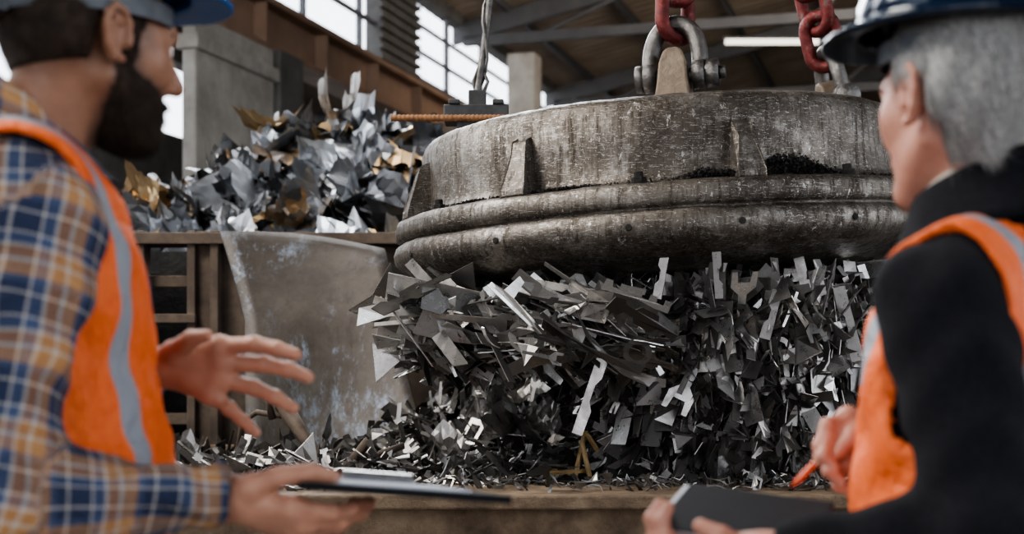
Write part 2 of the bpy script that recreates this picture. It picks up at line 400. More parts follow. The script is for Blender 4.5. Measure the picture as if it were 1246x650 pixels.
def build_person(name,base,heading,neck,head,head_head,head_pitch,arms,skin,hair,shirt,vest,kind,zs=1.0,stripe_y=.105,sw=.026,nkr=.088):
    e=empty(name,(base[0],base[1],0)); Rb=frame(heading); o=np.array([base[0],base[1],0],np.float32)
    def T(x,y,z): return tuple(np.array([x,y,z*zs],np.float32)@Rb.T+o)
    nz0=1.455 if kind=='A' else 1.50
    tl=[ell((.005,0,1.30*zs),(.118,.172,.19)),ell((.02,0,1.10*zs),(.128,.162,.19)),ell((0,0,.96*zs),(.125,.17,.14)),
        rc((-.03,.06,1.460*zs),(-.01,.15,1.425*zs),.045,.058),rc((-.03,-.06,1.460*zs),(-.01,-.15,1.425*zs),.045,.058),
        rc((-.03,-.0,nz0*zs),(-.03,.0,1.40*zs),.062,.09)]
    torsoL=union(tl,.045); torso=local_fn(torsoL,o,Rb)
    sl=[]; 
    for s,(a,b,c) in arms.items():
        a_=np.array(a);b_=np.array(b);c_=np.array(c); d=(c_-b_)/np.linalg.norm(c_-b_); ce=c_-d*.012; cs=ce-d*.055
        ra=.066 if kind=='A' else .072
        sl.append(union([rc(a,b,ra,.055),rc(b,tuple(cs),.055,.041)],.03))
        cu=rc(tuple(cs),tuple(ce),.039,.037)
        cut=(lambda d=d,ce=ce: (lambda P: ((P-ce.astype(np.float32))@d.astype(np.float32))))()
        sl.append((lambda cu=cu,cut=cut: (lambda P: np.maximum(cu(P),cut(P)-.004)))())
    def folds(P): return np.sin(P[:,2]*70+np.sin(P[:,0]*37)*2.5+P[:,1]*30)*.0030+np.sin(P[:,2]*33+P[:,0]*55-P[:,1]*41)*.0056
    def body(P):
        d=torso(P)
        for i,g in enumerate(sl): d=smin(d,g(P),.03 if i%2==0 else .006)
        d=d+folds(P)*(1 if kind=='A' else .7)
        return np.maximum(d,-(P[:,2]-.90*zs))
    pts=np.array([p for t in arms.values() for p in t]+[T(0,.3,.88),T(0,-.3,.88),T(.2,0,1.55),T(-.2,0,1.5)])
    lo=pts.min(0)-.09; hi=pts.max(0)+.09; lo[2]=.86*zs; hi[2]=1.62
    vs,F=surface(body,tuple(lo),tuple(hi),.0075)
    loc=(vs-o)@Rb
    tor=torso(vs); ang=np.arctan2(loc[:,1],loc[:,0]+.0); 
    cu=ang*.17; cv=loc[:,2].copy(); best=tor.copy()-.004
    for (a,b,c) in arms.values():
        a_=np.array(a,np.float32);b_=np.array(b,np.float32);c_=np.array(c,np.float32)
        off=0
        for p,q,r in ((a_,b_,.06),(b_,c_,.046)):
            ax=q-p; L=np.linalg.norm(ax); ax/=L
            t=(vs-p)@ax; tc=np.clip(t,0,L); d=np.linalg.norm(vs-p-tc[:,None]*ax,axis=1)-r
            ref=np.array([0,1,0],np.float32); ref=ref-ax*(ref@ax); ref/=np.linalg.norm(ref); w=np.cross(ax,ref)
            rel=vs-p; an=np.arctan2(-(rel@w),-(rel@ref))
            m=d<best; cu=np.where(m,an*.052+.02,cu); cv=np.where(m,1.43-(t+off),cv); best=np.where(m,d,best); off+=L
    mk('shirt' if kind=='A' else 'fleece_jacket',vs,F,shirt,e,True,{'cu':cu+1,'cv':cv+1})
    def vestf(P):
        q=(P-o)@Rb; t=torso(P)+folds(P)*.6
        d=np.maximum(t-.021,-(t-.011))
        d=np.maximum(d,-(q[:,2]-.86*zs))
        nk=np.sqrt((q[:,0]+.025)**2+(q[:,1])**2)-nkr
        d=np.maximum(d,-np.maximum(nk,-(q[:,2]-1.3*zs)))
        vneck=np.abs(q[:,1])-(q[:,2]-1.12*zs)*.22; vneck=np.where((q[:,0]>0),vneck,1); d=np.maximum(d,-vneck)
        yy=np.abs(q[:,1]); q2=np.stack([q[:,0],yy,q[:,2]],1)
        ah=ell((-.0,.240,1.37*zs),(.115,.078,.20))(q2); d=np.maximum(d,-ah)
        return d
    lo2=np.array(T(0,0,0))-.27; hi2=lo2+.54; lo2[2]=.83*zs; hi2[2]=1.62
    vs,F=surface(vestf,tuple(lo2),tuple(hi2),.005)
    q=(vs-o)@Rb; stripe=sw-np.abs(np.abs(q[:,1])-stripe_y)
    if kind=='B': stripe=np.where((q[:,0]>.02)&(q[:,2]<1.32*zs),-.05,stripe)
    hs=.025-np.abs(q[:,2]-.98*zs); stripe=np.maximum(stripe,hs)
    nk=np.sqrt((q[:,0]+.025)**2+q[:,1]**2)-nkr
    vn=np.where(q[:,0]>0,np.abs(q[:,1])-(q[:,2]-1.12*zs)*.22,1)
    pip=(.009 if kind=='A' else .004)-np.minimum(nk,np.maximum(vn,-1)); pip=np.where(q[:,2]>1.3*zs,pip,-1)
    mk('safety_vest',vs,F,vest,e,True,{'stripe':.5+stripe*10,'piping':.5+np.clip(pip,-.05,.05)*10})
    L=[ell(T(0,0,.93),(.125,.17,.12),Rb),]
    legs=[]
    for s in (1,-1):
        legs+=[rc(T(0,s*.09,.88),T(.02,s*.11,.49),.085,.062),rc(T(.02,s*.11,.49),T(-.02,s*.12,.10),.062,.055)]
    tr=union(L+legs,.03); 
    def trf(P): return np.maximum(tr(P)+np.sin(P[:,2]*60+P[:,0]*40)*.003,P[:,2]-1.0*zs)
    lo3=np.array(T(0,0,0))-.27; hi3=lo3+.54; lo3[2]=.02; hi3[2]=1.04
    vs,F=surface(trf,tuple(lo3),tuple(hi3),.012); mk('trousers',vs,F,M['jeans'],e,True)
    bt=[]
    for s in (1,-1):
        bt.append(union([rc(T(-.03,s*.12,.045),T(.13,s*.14,.04),.045,.038),rc(T(-.02,s*.12,.05),T(-.02,s*.12,.16),.05,.05)],.02))
    def btf(P): return np.maximum(np.minimum(bt[0](P),bt[1](P)),-(P[:,2]-.002))
    lo3[2]=-.02; hi3[2]=.24; vs,F=surface(btf,tuple(lo3),tuple(hi3),.009); mk('boots',vs,F,M['boot'],e,True)
    # head + neck
    Rh=frame(head_head,head_pitch); ho=np.array(head,np.float32)
    def H(x,y,z): return tuple(np.array([x,y,z],np.float32)@Rh.T+ho)
    hf,ears=head_parts(kind); hw=local_fn(hf,ho,Rh); ew=local_fn(ears,ho,Rh)
    nkf=union([rc(H(-.03,0,-.05),neck,.054,.06),rc(H(-.045,.03,.0),H(-.045,-.03,.0),.05,.05)],.02)
    def full(P): return smin(smin(hw(P),nkf(P),.02),ew(P),.004)
    def region(P,g=0):
        x,z=P[:,0],P[:,2]
        if kind=='A': return np.minimum(np.maximum(x-.040-g,-(z-.014+g)),np.maximum(x+.024-g*.5,-(z+.035+g)+(x+.022)*.3))
        return np.minimum(np.maximum(x-.036,-(z-.022)),np.maximum(x+.030,-(z+.080)+(x+.03)*.2))
    def bregion(P):
        x,y,z=P[:,0],P[:,1],P[:,2]
        ztop=-.028-.30*np.maximum(x-.02,0)+.25*np.maximum(x-.085,0)
        r=np.maximum(np.maximum(z-ztop,-(x-.008)),-(z+.126))
        side=np.maximum(np.abs(x-.022)-.011,np.abs(z-.0)-.03)
        r=smin(r,side,.012)
        return np.maximum(r,-ell((.1,0,-.063),(.03,.020,.007))(P))
    lo=ho-.14; hi=ho+.14; lo[2]=neck[2]-.03
    vs,F=surface(full,tuple(lo),tuple(hi),.003)
    Lp=(vs-ho)@Rh; nearear=ew(vs)
    st=np.zeros(len(vs))
    if kind=='A':
        st=np.clip(.55-region(Lp)/.045,0,1); st=np.maximum(st,np.clip(.65-bregion(Lp)/.022,0,.95)); st=np.where(nearear<.004,0,st)
    mk('head',vs,F,skin,e,True,{'stubble':st})
    a=Acc()
    for s in (1,-1):
        n=16; vs=[];fs=[];mi=[]
        for i in range(9):
            th=math.pi*i/8
            for k in range(n):
                ph=2*math.pi*k/n; vs.append(H(.081+.0125*math.cos(th),s*.032+.0125*math.sin(th)*math.cos(ph),.008+.0125*math.sin(th)*math.sin(ph)))
        for i in range(8):
            for k in range(n): fs.append((i*n+k,i*n+(k+1)%n,(i+1)*n+(k+1)%n,(i+1)*n+k)); mi.append(1 if i<2 else 0)
        a.add(vs,fs); a.m[-len(mi):]=mi
    a.obj('eyes',[M['eye'],M['iris']],parent=e,smooth=True)
    nz=lambda P:(np.sin(P[:,0]*400+P[:,2]*310)*np.sin(P[:,1]*370+P[:,2]*290))
    def nl(P): return smin(hf(P),nkf(P@Rh.T+ho),.02)
    def hairL(P):
        r=region(P)
        if kind=='A':
            return smax(nl(P)-.003-nz(P)*.0005,r,.008)
        off=.011+.004*nz(P*np.array([.25,.25,.12],np.float32))
        return smax(nl(P)-off,r,.012)
    hw2=local_fn(hairL,ho,Rh)
    vs,F=surface(hw2,tuple(ho-.13),tuple(ho+.14),.003); mk('hair',vs,F,hair,e,True)
    down=np.array([-.45,0,-1],np.float32)@Rh.T
    strands('hair_strands',e,hw2,lambda P:np.tile(down,(len(P),1)),.026 if kind=='B' else .004,.00045 if kind=='B' else .0003,11000 if kind=='B' else 6000,
            M['hairB2'] if kind=='B' else hair,tuple(ho-.13),tuple(ho+.13),.005,.15)
    a=Acc()
    for s in (1,-1):
        a.tube([H(.094,s*.012,.028),H(.094,s*.03,.034),H(.082,s*.05,.028)],.003,n=6,rs=[.003,.0032,.0015])
    mk('eyebrows',a.v,a.f,hair,e,True)
    if kind=='A':
        bw=local_fn(lambda P: smax(hf(P)-np.clip(-bregion(P)*.4,-.003,.0045)-nz(P)*.0007,bregion(P)-.004,.004),ho,Rh)
        vs,F=surface(bw,tuple(ho-.14),tuple(ho+.14),.003); mk('beard',vs,F,hair,e,True)
        fwd=np.array([.3,0,-1],np.float32)@Rh.T
        strands('beard_strands',e,bw,lambda P:np.tile(fwd,(len(P),1)),.008,.0003,9000,hair,tuple(ho-.14),tuple(ho+.14),.005,.45)
    return e,T,H,Rh,ho,Rb,o

def collar(parent,name,center,R,r0,r1,hb,hf,mat,gap=.5,th=.004,tilt=0):
    n=60; vs=[];fs=[];cu=[];cv=[]; m=6
    for k in range(n+1):
        a=gap+(2*math.pi-2*gap)*k/n
        h=hf+(hb-hf)*(.5-.5*math.cos(a))
        for side in (0,1):
            for j in range(m):
                t=j/(m-1); rr=r0+(r1-r0)*t**.7+ (th if side==0 else 0); z=h*t
                p=np.array([rr*1.05*math.cos(a),rr*math.sin(a),z-tilt*math.cos(a)],np.float32)@R.T+np.array(center,np.float32)
                vs.append(p); cu.append(a*.07+1); cv.append(z+1)
    w=2*m
    for k in range(n):
        ring=list(range(m))+[m+j for j in range(m-1,-1,-1)]
        for i in range(w):
            p,q=ring[i],ring[(i+1)%w]; fs.append((k*w+p,k*w+q,(k+1)*w+q,(k+1)*w+p))
    mk(name,vs,fs,mat,parent,True,{'cu':cu,'cv':cv})

# worker 1 (left, plaid shirt)
armsA={'R':((-.520,1.585,1.435),(-.550,1.50,1.130),(-.325,1.615,1.112)),'L':((-.612,1.87,1.435),(-.68,1.93,1.17),(-.475,1.895,1.262))}
W1,T1,H1,Rh1,ho1,Rb1,o1=build_person('construction_worker',(-.584,1.73),18,(-.588,1.725,1.49),(-.514,1.73,1.655),41,8,armsA,M['skinA'],M['hairA'],M['plaid'],M['vestA'],'A',1.022,.134,.0125,.116)
collar(W1,'shirt_collar',(-.604,1.722,1.520),Rb1,.126,.076,.092,.052,M['plaid'],gap=.30,tilt=.042,th=.006)
hand('hand_left',W1,(-.50,1.90,1.25),(-.470,1.893,1.263),
  [(-.385,1.868,1.290),(-.379,1.874,1.269),(-.385,1.878,1.248),(-.398,1.878,1.229)],
  [[(-.335,1.850,1.293),(-.304,1.840,1.287),(-.278,1.832,1.279)],
   [(-.325,1.862,1.267),(-.291,1.852,1.260),(-.264,1.844,1.250)],
   [(-.338,1.868,1.236),(-.309,1.858,1.224),(-.285,1.850,1.210)],
   [(-.372,1.874,1.208),(-.353,1.868,1.193),(-.336,1.862,1.178)]],
  [(-.445,1.868,1.283),(-.415,1.842,1.300),(-.392,1.828,1.304)],M['skinAh'],(0,1,.3),scale=1.12)
hand('hand_right',W1,(-.345,1.605,1.112),(-.315,1.62,1.113),
  [(-.243,1.588,1.105),(-.236,1.602,1.089),(-.239,1.620,1.077),(-.248,1.638,1.070)],
  [[(-.203,1.605,1.098),(-.182,1.625,1.100),(-.172,1.642,1.106)],
   [(-.196,1.622,1.088),(-.176,1.642,1.095),(-.166,1.660,1.105)],
   [(-.202,1.642,1.080),(-.182,1.660,1.092),(-.172,1.677,1.104)],
   [(-.215,1.660,1.076),(-.198,1.676,1.090),(-.188,1.690,1.103)]],
  [(-.292,1.596,1.128),(-.258,1.584,1.141),(-.225,1.590,1.145),(-.200,1.602,1.139)],M['skinAh'],(0,-.6,-.3),scale=1.08)
build_helmet('hard_hat',ho1+V3(0,0,.008),frame(36,0),M['blue'],False,3,.052)
def clipboard():
    e=empty('clipboard',(-.155,1.73,1.12)); Rz=Matrix.Rotation(math.radians(12),3,'Z')@Matrix.Rotation(math.radians(5),3,'Y')@Matrix.Rotation(math.radians(-3.4),3,'X')
    def X(x,y,z): p=Rz@Vector((x,y,z)); return (p.x-.150,p.y+1.725,p.z+1.117)
    a=Acc(); a.box((-.115,-.155,-.007),(.12,.155,.002),X); mk('board',a.v,a.f,M['board'],e,bevel=.001)
    a=Acc(); a.box((-.102,-.115,.0022),(.080,.12,.005),X); mk('paper_sheets',a.v,a.f,M['paper'],e)
    a=Acc(); a.box((-.05,.118,.004),(.05,.148,.010),X); a.tube([X(-.045,.118,.012),X(.045,.118,.012)],.006); a.tube([X(-.03,.13,.01),X(-.03,.16,.016),X(.03,.16,.016),X(.03,.13,.01)],.002)
    mk('clip',a.v,a.f,M['steel'],e)
clipboard()

# worker 2 (right, black fleece)
armsB={'L':((.456,1.515,1.325),(.480,1.425,1.085),(.275,1.525,1.062)),'R':((.650,1.775,1.335),(.66,1.87,1.12),(.475,1.785,1.178))}
W2,T2,H2,Rh2,ho2,Rb2,o2=build_person('construction_worker.001',(.560,1.650),142,(.560,1.655,1.40),(.521,1.64,1.570),117,4,armsB,M['skinB'],M['hairB'],M['fleece'],M['vestB'],'B',.940,.137,.015,.108)
collar(W2,'jacket_collar',(.570,1.643,1.415),Rb2,.118,.092,.085,.062,M['fleece'],gap=.25,th=.008,tilt=.025)
collar(W2,'beige_collar_lining',(.570,1.643,1.440),Rb2,.092,.084,.070,.046,M['beige'],gap=.25,th=.006,tilt=.025)
hand('hand_left',W2,(.30,1.515,1.06),(.272,1.527,1.060),
  [(.192,1.520,1.066),(.186,1.540,1.063),(.188,1.560,1.063),(.194,1.578,1.065)],
  [[(.164,1.523,1.080),(.160,1.527,1.098),(.168,1.531,1.112)],
   [(.157,1.545,1.078),(.153,1.547,1.098),(.161,1.550,1.113)],
   [(.159,1.565,1.078),(.156,1.567,1.096),(.164,1.570,1.110)],
   [(.168,1.584,1.078),(.164,1.586,1.092),(.172,1.588,1.103)]],
  [(.245,1.505,1.068),(.220,1.500,1.084),(.200,1.510,1.094)],M['skinB'],(-1,0,0))
hand('hand_right',W2,(.49,1.79,1.180),(.470,1.783,1.180),
  [(.415,1.752,1.200),(.408,1.748,1.180),(.410,1.748,1.160),(.418,1.752,1.142)],
  [[(.385,1.735,1.192),(.374,1.728,1.168),(.372,1.728,1.148)],
   [(.383,1.730,1.176),(.376,1.716,1.156),(.388,1.712,1.142)],
   [(.386,1.730,1.154),(.382,1.714,1.138),(.396,1.712,1.126)],
   [(.396,1.734,1.134),(.394,1.720,1.120),(.408,1.718,1.112)]],
  [(.440,1.752,1.196),(.412,1.728,1.178),(.392,1.720,1.158)],M['skinB'],(-1,-.4,.3))
build_helmet('hard_hat.001',ho2+V3(0,0,.014),frame(128,0),M['navy'],True,2,.066)
def pen():
    a=Acc(); p=Vector((.338,1.722,1.118)); q=Vector((.432,1.742,1.205)); d=(q-p)
    P=[p+d*t for t in (0,.06,.07,.25,.9,1)]; a.tube(P,.004,n=14,rs=[.0008,.0024,.0038,.0042,.0042,.0036])
    e=empty('ballpoint_pen',tuple(p)); mk('barrel',a.v,a.f,M['pen'],e,True)
    a=Acc(); a.tube([p+d*.68,p+d*1.01],.0047,n=14); mk('cap',a.v,a.f,M['board'],e,True)
pen()
def notebook():
    e=empty('notebook',(.26,1.585,1.085)); R=Matrix.Rotation(math.radians(-20),3,'Z')@Matrix.Rotation(math.radians(6),3,'Y')@Matrix.Rotation(math.radians(12),3,'X')
    def X(x,y,z): p=R@Vector((x,y,z)); return (p.x+.262,p.y+1.60,p.z+1.092)
    a=Acc(); a.box((-.085,-.085,-.006),(.085,.085,-.0045),X); a.box((-.083,-.085,.0045),(.085,.085,.006),X); a.box((.083,-.085,-.006),(.087,.085,.006),X)
    mk('cover',a.v,a.f,M['board'],e)
    a=Acc(); a.box((-.089,-.081,-.0044),(.082,.081,.0044),X); mk('pages',a.v,a.f,M['paper'],e)
notebook()

# ------------------------------------------------------------------ lifting magnet
C=Vector((.45,4.325,1.752)); Rm=Matrix.Rotation(math.radians(-3.6),3,'Y')@Matrix.Rotation(math.radians(1.0),3,'X')
def MX(x,y,z): p=Rm@Vector((x,y,z)); return (p.x+C.x,p.y+C.y,p.z+C.z)
mag=empty('lifting_magnet',tuple(C))
a=Acc()
prof=[(0,.235),(.60,.235),(.665,.232),(.69,.222),(.703,.207),(.706,.195),(.713,.185),(.716,.10),(.72,.03),(.728,.008),(.745,.0),(.785,-.003),(.797,-.010),(.803,-.022),
 (.805,-.045),(.803,-.060),(.797,-.066),(.784,-.070),(.797,-.076),(.806,-.084),(.814,-.105),(.812,-.128),(.80,-.148),(.775,-.168),(.73,-.186),(.66,-.205),(.58,-.222),(.50,-.235),(.2,-.24),(0,-.24)]
lathe(a,prof,160,MX)
vs=[]
for v in a.v:
    n=mnoise.noise(Vector(v)*7)*.004+mnoise.noise(Vector(v)*22)*.0022
    d=Vector((v[0]-C.x,v[1]-C.y,0)); d=d.normalized() if d.length>.1 else Vector((0,0,0)); vs.append(tuple(Vector(v)+d*n+Vector((0,0,n*.7))))
mk('body',vs,a.f,M['magnet'],mag,True)
a=Acc()
for d in (-74,-35,11,96,140,186,232):
    th=math.radians(d); dx,dy=math.sin(th),-math.cos(th); px,py=math.cos(th),math.sin(th); w=.036
    def G(r,t,z): return MX(dx*r+px*t,dy*r+py*t,z)
    pr=[(.70,.0),(.788,-.004),(.786,.014),(.756,.10),(.738,.140),(.712,.150)]
    n=len(pr); vs=[G(r,-w*(1 if z<.05 else .6),z) for r,z in pr]+[G(r,w*(1 if z<.05 else .6),z) for r,z in pr]
    fs=[tuple(range(n)),tuple(range(2*n-1,n-1,-1))]+[(i,(i+1)%n,n+(i+1)%n,n+i) for i in range(n)]
    a.add(vs,fs)
mk('gussets',a.v,a.f,M['magnet'],mag,bevel=.004)
a=Acc()
for d in (34,-60,-10,150,75):
    th=math.radians(d); p=(math.sin(th)*.755,-math.cos(th)*.755)
    a.tube([MX(p[0],p[1],-.002),MX(p[0],p[1],.014)],.02,n=6); a.tube([MX(p[0],p[1],.012),MX(p[0],p[1],.028)],.012,n=12)
for d in (-66,-38,-12,8,31,52):
    th=math.radians(d); r0=.809;r1=.8165; z=-.115
    a.tube([MX(math.sin(th)*r0,-math.cos(th)*r0,z),MX(math.sin(th)*r1,-math.cos(th)*r1,z)],.009,n=12)
mk('bolts',a.v,a.f,M['darkcore'],mag,bevel=.002)
a=Acc()
for i in range(4200):
    d=random.choice([random.gauss(20,4),random.gauss(26,3),random.gauss(4,3),random.gauss(-27,4),random.gauss(-50,9),random.uniform(-85,85)])
    th=math.radians(d); h=max(0,.05*math.exp(-((d-20)/8)**2))+.02*math.exp(-((d-3)/4)**2)+.006; rr=random.uniform(.722,.765); s=random.uniform(.002,.007)
    z=random.random()*h; p=Vector((math.sin(th)*rr,-math.cos(th)*rr,z)); vs=[]
    for k in range(4):
        v=Vector((random.gauss(0,1),random.gauss(0,1),random.gauss(0,1))).normalized()*s; vs.append(MX(*(p+v)))
    a.add(vs,[(0,1,2),(0,2,3),(0,3,1),(1,3,2)])
mk('grime',a.v,a.f,M['darkcore'],mag)
apex=Vector((.50,4.35,4.2))
def oval(c,ax,side,L,Wd,n=28):
    out=[]; r=Wd; h=max(L-Wd,0)
    for k in range(n):
        t=2*math.pi*k/n; cx=math.cos(t); out.append(c+ax*(r*cx+(h if cx>=0 else -h))+side*(r*math.sin(t)))
    return out
def lug(th_deg,r,redfrom,tag):
    th=math.radians(th_deg); dx,dy=math.sin(th),-math.cos(th)
    B=Vector(MX(dx*r,dy*r,.235)); up=(apex-B).normalized(); X=Vector((math.cos(th),math.sin(th),0)).normalized()
    if th_deg==0: X=Vector((1,-.3,0)).normalized()
    F=up.cross(X).normalized(); X=F.cross(up).normalized()
    a=Acc(); pr=[(-.075,-.02),(.075,-.02),(.064,.03),(.056,.09),(.040,.12),(.02,.13),(-.02,.13),(-.040,.12),(-.056,.09),(-.064,.03)]
    n=len(pr)
    vs=[tuple(B+X*(x*.66)+up*z*1.05+F*s) for s in (-.05,.05) for x,z in pr]
    a.add(vs,[tuple(range(n))[::-1],tuple(range(n,2*n))]+[(i,(i+1)%n,n+(i+1)%n,n+i) for i in range(n)])
    mk('padeye_'+tag,a.v,a.f,M['lug'],mag,bevel=.006)
    P=B+up*.072; a=Acc()
    a.tube([P-X*.095,P+X*.105],.022,n=20); a.tube([P+X*.085,P+X*.118],.038,n=6); a.tube([P-X*.105,P-X*.080],.036,n=20)
    a.tube([P+X*.118,P+X*.135],.018,n=12)
    bow=[]
    for k in range(25):
        t=math.pi*k/24; bow.append(P+X*(.066*math.cos(t)*(1+.18*math.sin(t)))+up*(.02+.135*math.sin(t)))
    bow=[P+X*.066-up*.015]+bow+[P-X*.066-up*.015]
    a.tube(bow,.023,n=16); a.tube([P+X*.05,P+X*.082],.039,n=20); a.tube([P-X*.05,P-X*.082],.039,n=20)
    mk('shackle_'+tag,a.v,a.f,M['chain'],mag,True)
    c=P+up*.155; a=Acc(); i=0
    while c.z<3.9:
        s=F if i%2==0 else X
        s=(s*1.0+ (X if i%2==0 else F)*(.75 if i%2==0 else .45)).normalized()
        a.tube(oval(c+up*.035,up,s,.080,.048),.0195,closed=True,n=12,mi=1 if i<redfrom else 0); c=c+up*.112; i+=1
    a.obj('chain_'+tag,[M['chain'],M['chain_r']],parent=mag,smooth=True)
lug(0,.52,99,'front'); lug(100,.60,99,'right'); 
a=Acc(); bp=Vector((-.11,4.42,2.055))
def BX(x,y,z): return (bp.x+x,bp.y+y,bp.z+z)
a.box((-.10,-.06,-.03),(.10,.06,.02),BX); a.box((-.06,-.05,-.2),(.04,.05,-.03),BX); a.box((-.085,-.065,.02),(-.05,-.03,.035),BX); a.box((.05,-.065,.02),(.085,-.03,.035),BX)
a.box((-.025,-.03,.02),(.03,.03,.07),BX)
mk('junction_box',a.v,a.f,M['black_rubber'],mag,bevel=.004)
a=Acc(); cb=[BX(0,0,.05)]
for t in np.linspace(0,1,30): cb.append((bp.x+.0+.17*t+.01*math.sin(9*t),bp.y,bp.z+.06+1.6*t))
a.tube(cb,.011,n=10); a.tube([BX(.02,0,.06),BX(.035,0,.10),BX(.01,0,.16),BX(-.01,0,.10),BX(0,0,.06)],.006,n=8)
a.tube([(p[0]+.018*math.sin(i*1.0),p[1]+.018*math.cos(i*1.0),p[2]) for i,p in enumerate(cb[1:16])],.005,n=6)
mk('power_cable',a.v,a.f,M['chain'],mag,True)
a=Acc(); x0,x1=-.355,.02
pts=[(x0+(x1-x0)*t,4.18,2.0) for t in np.linspace(0,1,90)]
a.tube(pts,.010,n=10,rs=[.0095+.0022*(i%3==0) for i in range(90)])
a.tube([(x1-.06,4.18,1.99),(x1-.06,4.3,1.9)],.012,n=8)
mk('rebar_handle',a.v,a.f,M['rebar'],mag,True)

# ------------------------------------------------------------------ scrap pieces
def shapes():
    r=random.random; k=random.randrange(14); w=.03+.06*r()
    if k<5: return 'strip',w
    if k==5: return 'poly',[(-.5,-.13),(.5,-.09),(.5,.12),(.15,.14),(.1,.05),(-.1,.05),(-.12,.15),(-.5,.12)]
    if k==6: return 'poly',[(-.5,-.07),(.5,-.06),(.5,.0),(-.2,.02),(-.22,.25),(-.3,.27),(-.34,.02),(-.5,0)]
    if k==7: return 'poly',[(-.5,-.055),(-.1,-.055),(-.1,-.2),(.06,-.2),(.06,-.055),(.5,-.055),(.5,.055),(.06,.055),(.06,.2),(-.1,.2),(-.1,.055),(-.5,.055)]
    if k==8:
        o=[(-.5,-.09),(.5,-.09)]
        for i in range(5): x=.5-i*.22; o+=[(x,.10),(x-.1,.10),(x-.1,.0),(x-.2,.0)]
        return 'poly',o[:-2]
    if k==9: return 'small',[(-.5,-.14-.1*r()),(.45,-.2*r()-.03),(.5,.08+.1*r()),(.1,.2),(-.4,.1+.1*r())]
    if k==10: return 'ring',(r()<.5)
    if k==11: return 'poly',[(-.5,-.1),(-.3,-.12),(-.25,-.05),(-.1,-.06),(-.05,-.12),(.2,-.12),(.25,-.03),(.5,-.05),(.5,.05),(.2,.06),(.15,.13),(-.1,.12),(-.15,.05),(-.3,.06),(-.35,.12),(-.5,.1)]
    if k==12: return 'bent',w*1.3
    return 'poly',[(-.5,-.035),(.2,-.05),(.3,-.15),(.5,-.15),(.5,-.09),(.36,-.07),(.36,.07),(.5,.09),(.5,.15),(.3,.15),(.2,.05),(-.5,.035)]
def piece(acc,pos,ax,nrm,L,tone,th=.0025):
    ax=Vector(ax).normalized(); n=Vector(nrm); n=(n-ax*n.dot(ax))
    if n.length<1e-4: n=ax.orthogonal()
    n.normalize(); s=n.cross(ax); pos=Vector(pos)
    kind,d=shapes(); bend=random.gauss(0,.45)
    if kind=='small': L*=.6; kind='poly'
    def X(x,y,z): return tuple(pos+ax*(x*L)+s*(y*L)+n*(z+bend*L*x*x))
    if kind in ('strip','bent'):
        xs=[-.5,-.25,0,.25,.5]; vs=[];fs=[]; tw=random.gauss(0,3.0); cur=random.gauss(0,.15); kink=random.choice((-1,1))*.8 if kind=='bent' else 0
        for x in xs:
            for y,z in ((-d,0),(d,0),(d,th),(-d,th)): vs.append(X(x if not kink or x<.1 else .1+(x-.1)*.5,y+cur*x*x,z+tw*x*y*L+(kink*max(0,x-.05)*L)))
        for i in range(4):
            for j in range(4): fs.append((i*4+j,i*4+(j+1)%4,(i+1)*4+(j+1)%4,(i+1)*4+j))
        fs+=[(3,2,1,0),(16,17,18,19)]; acc.add(vs,fs,tone)
    elif kind=='poly':
        bend*=.3; m=len(d); vs=[X(x,y,0) for x,y in d]+[X(x,y,th) for x,y in d]
        acc.add(vs,[tuple(range(m))[::-1],tuple(range(m,2*m))]+[(i,(i+1)%m,m+(i+1)%m,m+i) for i in range(m)],tone)
    else:
        bend=0; m=12 if d else 4; vs=[]; ex=1 if d else 1.6; R0=.22 if d else .26
        for k in range(m):
            t=2*math.pi*(k+.5)/m
            for rr,z in ((R0,0),(R0,th),(R0*.6,th),(R0*.6,0)): vs.append(X(rr*math.cos(t)*ex,rr*math.sin(t),z))
        acc.add(vs,[(k*4+j,k*4+(j+1)%4,((k+1)%m)*4+(j+1)%4,((k+1)%m)*4+j) for k in range(m) for j in range(4)],tone)
def sheet(acc,pos,n,S,tone,amp=.45):
    n=Vector(n).normalized(); a1=n.orthogonal().normalized(); a1.rotate(Matrix.Rotation(random.random()*6.28,3,n)); a2=n.cross(a1)
    m=8; cre=[(random.uniform(0,6.28),random.uniform(-.4,.4),random.uniform(-1,1)*amp) for _ in range(6)]
    asp=random.uniform(.4,.9); vs=[];fs=[]; roll=random.uniform(0.3,2.2) if random.random()<.4 else 0
    for i in range(m):
        for j in range(m):
            x=i/(m-1)-.5+random.uniform(-.04,.04); y=(j/(m-1)-.5)*asp+random.uniform(-.04,.04)
            z=sum(c*abs(x*math.cos(t)+y*math.sin(t)-o) for t,o,c in cre)+random.uniform(-.025,.025)
            if roll: z+=(1-math.cos(x*roll*1.6))*.5; x=math.sin(x*roll*1.6)/(roll*1.6)
            vs.append(tuple(Vector(pos)+(a1*x+a2*y+n*z)*S))
    for i in range(m-1):
        for j in range(m-1): fs.append((i*m+j,(i+1)*m+j,(i+1)*m+j+1,i*m+j+1))
    acc.add(vs,fs,tone)
def rtone(): 
    r=random.random(); return random.uniform(.0,.5) if r<.55 else (random.uniform(.5,.85) if r<.9 else random.uniform(.85,.985))
def jit(v,s): return (v[0]+random.gauss(0,s),v[1]+random.gauss(0,s),v[2]+random.gauss(0,s))
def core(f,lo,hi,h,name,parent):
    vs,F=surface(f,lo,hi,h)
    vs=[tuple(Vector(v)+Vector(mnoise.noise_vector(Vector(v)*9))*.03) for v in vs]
    mk(name,vs,F,M['darkcore'],parent)  # dark filler stops see-through; shade between the pieces is put into its colour
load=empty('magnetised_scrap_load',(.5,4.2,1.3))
cf=union([ell((.66,4.12,1.26),(.29,.31,.40)),ell((.42,4.22,1.42),(.52,.46,.08)),ell((.66,4.12,.98),(.22,.24,.22))],.06)
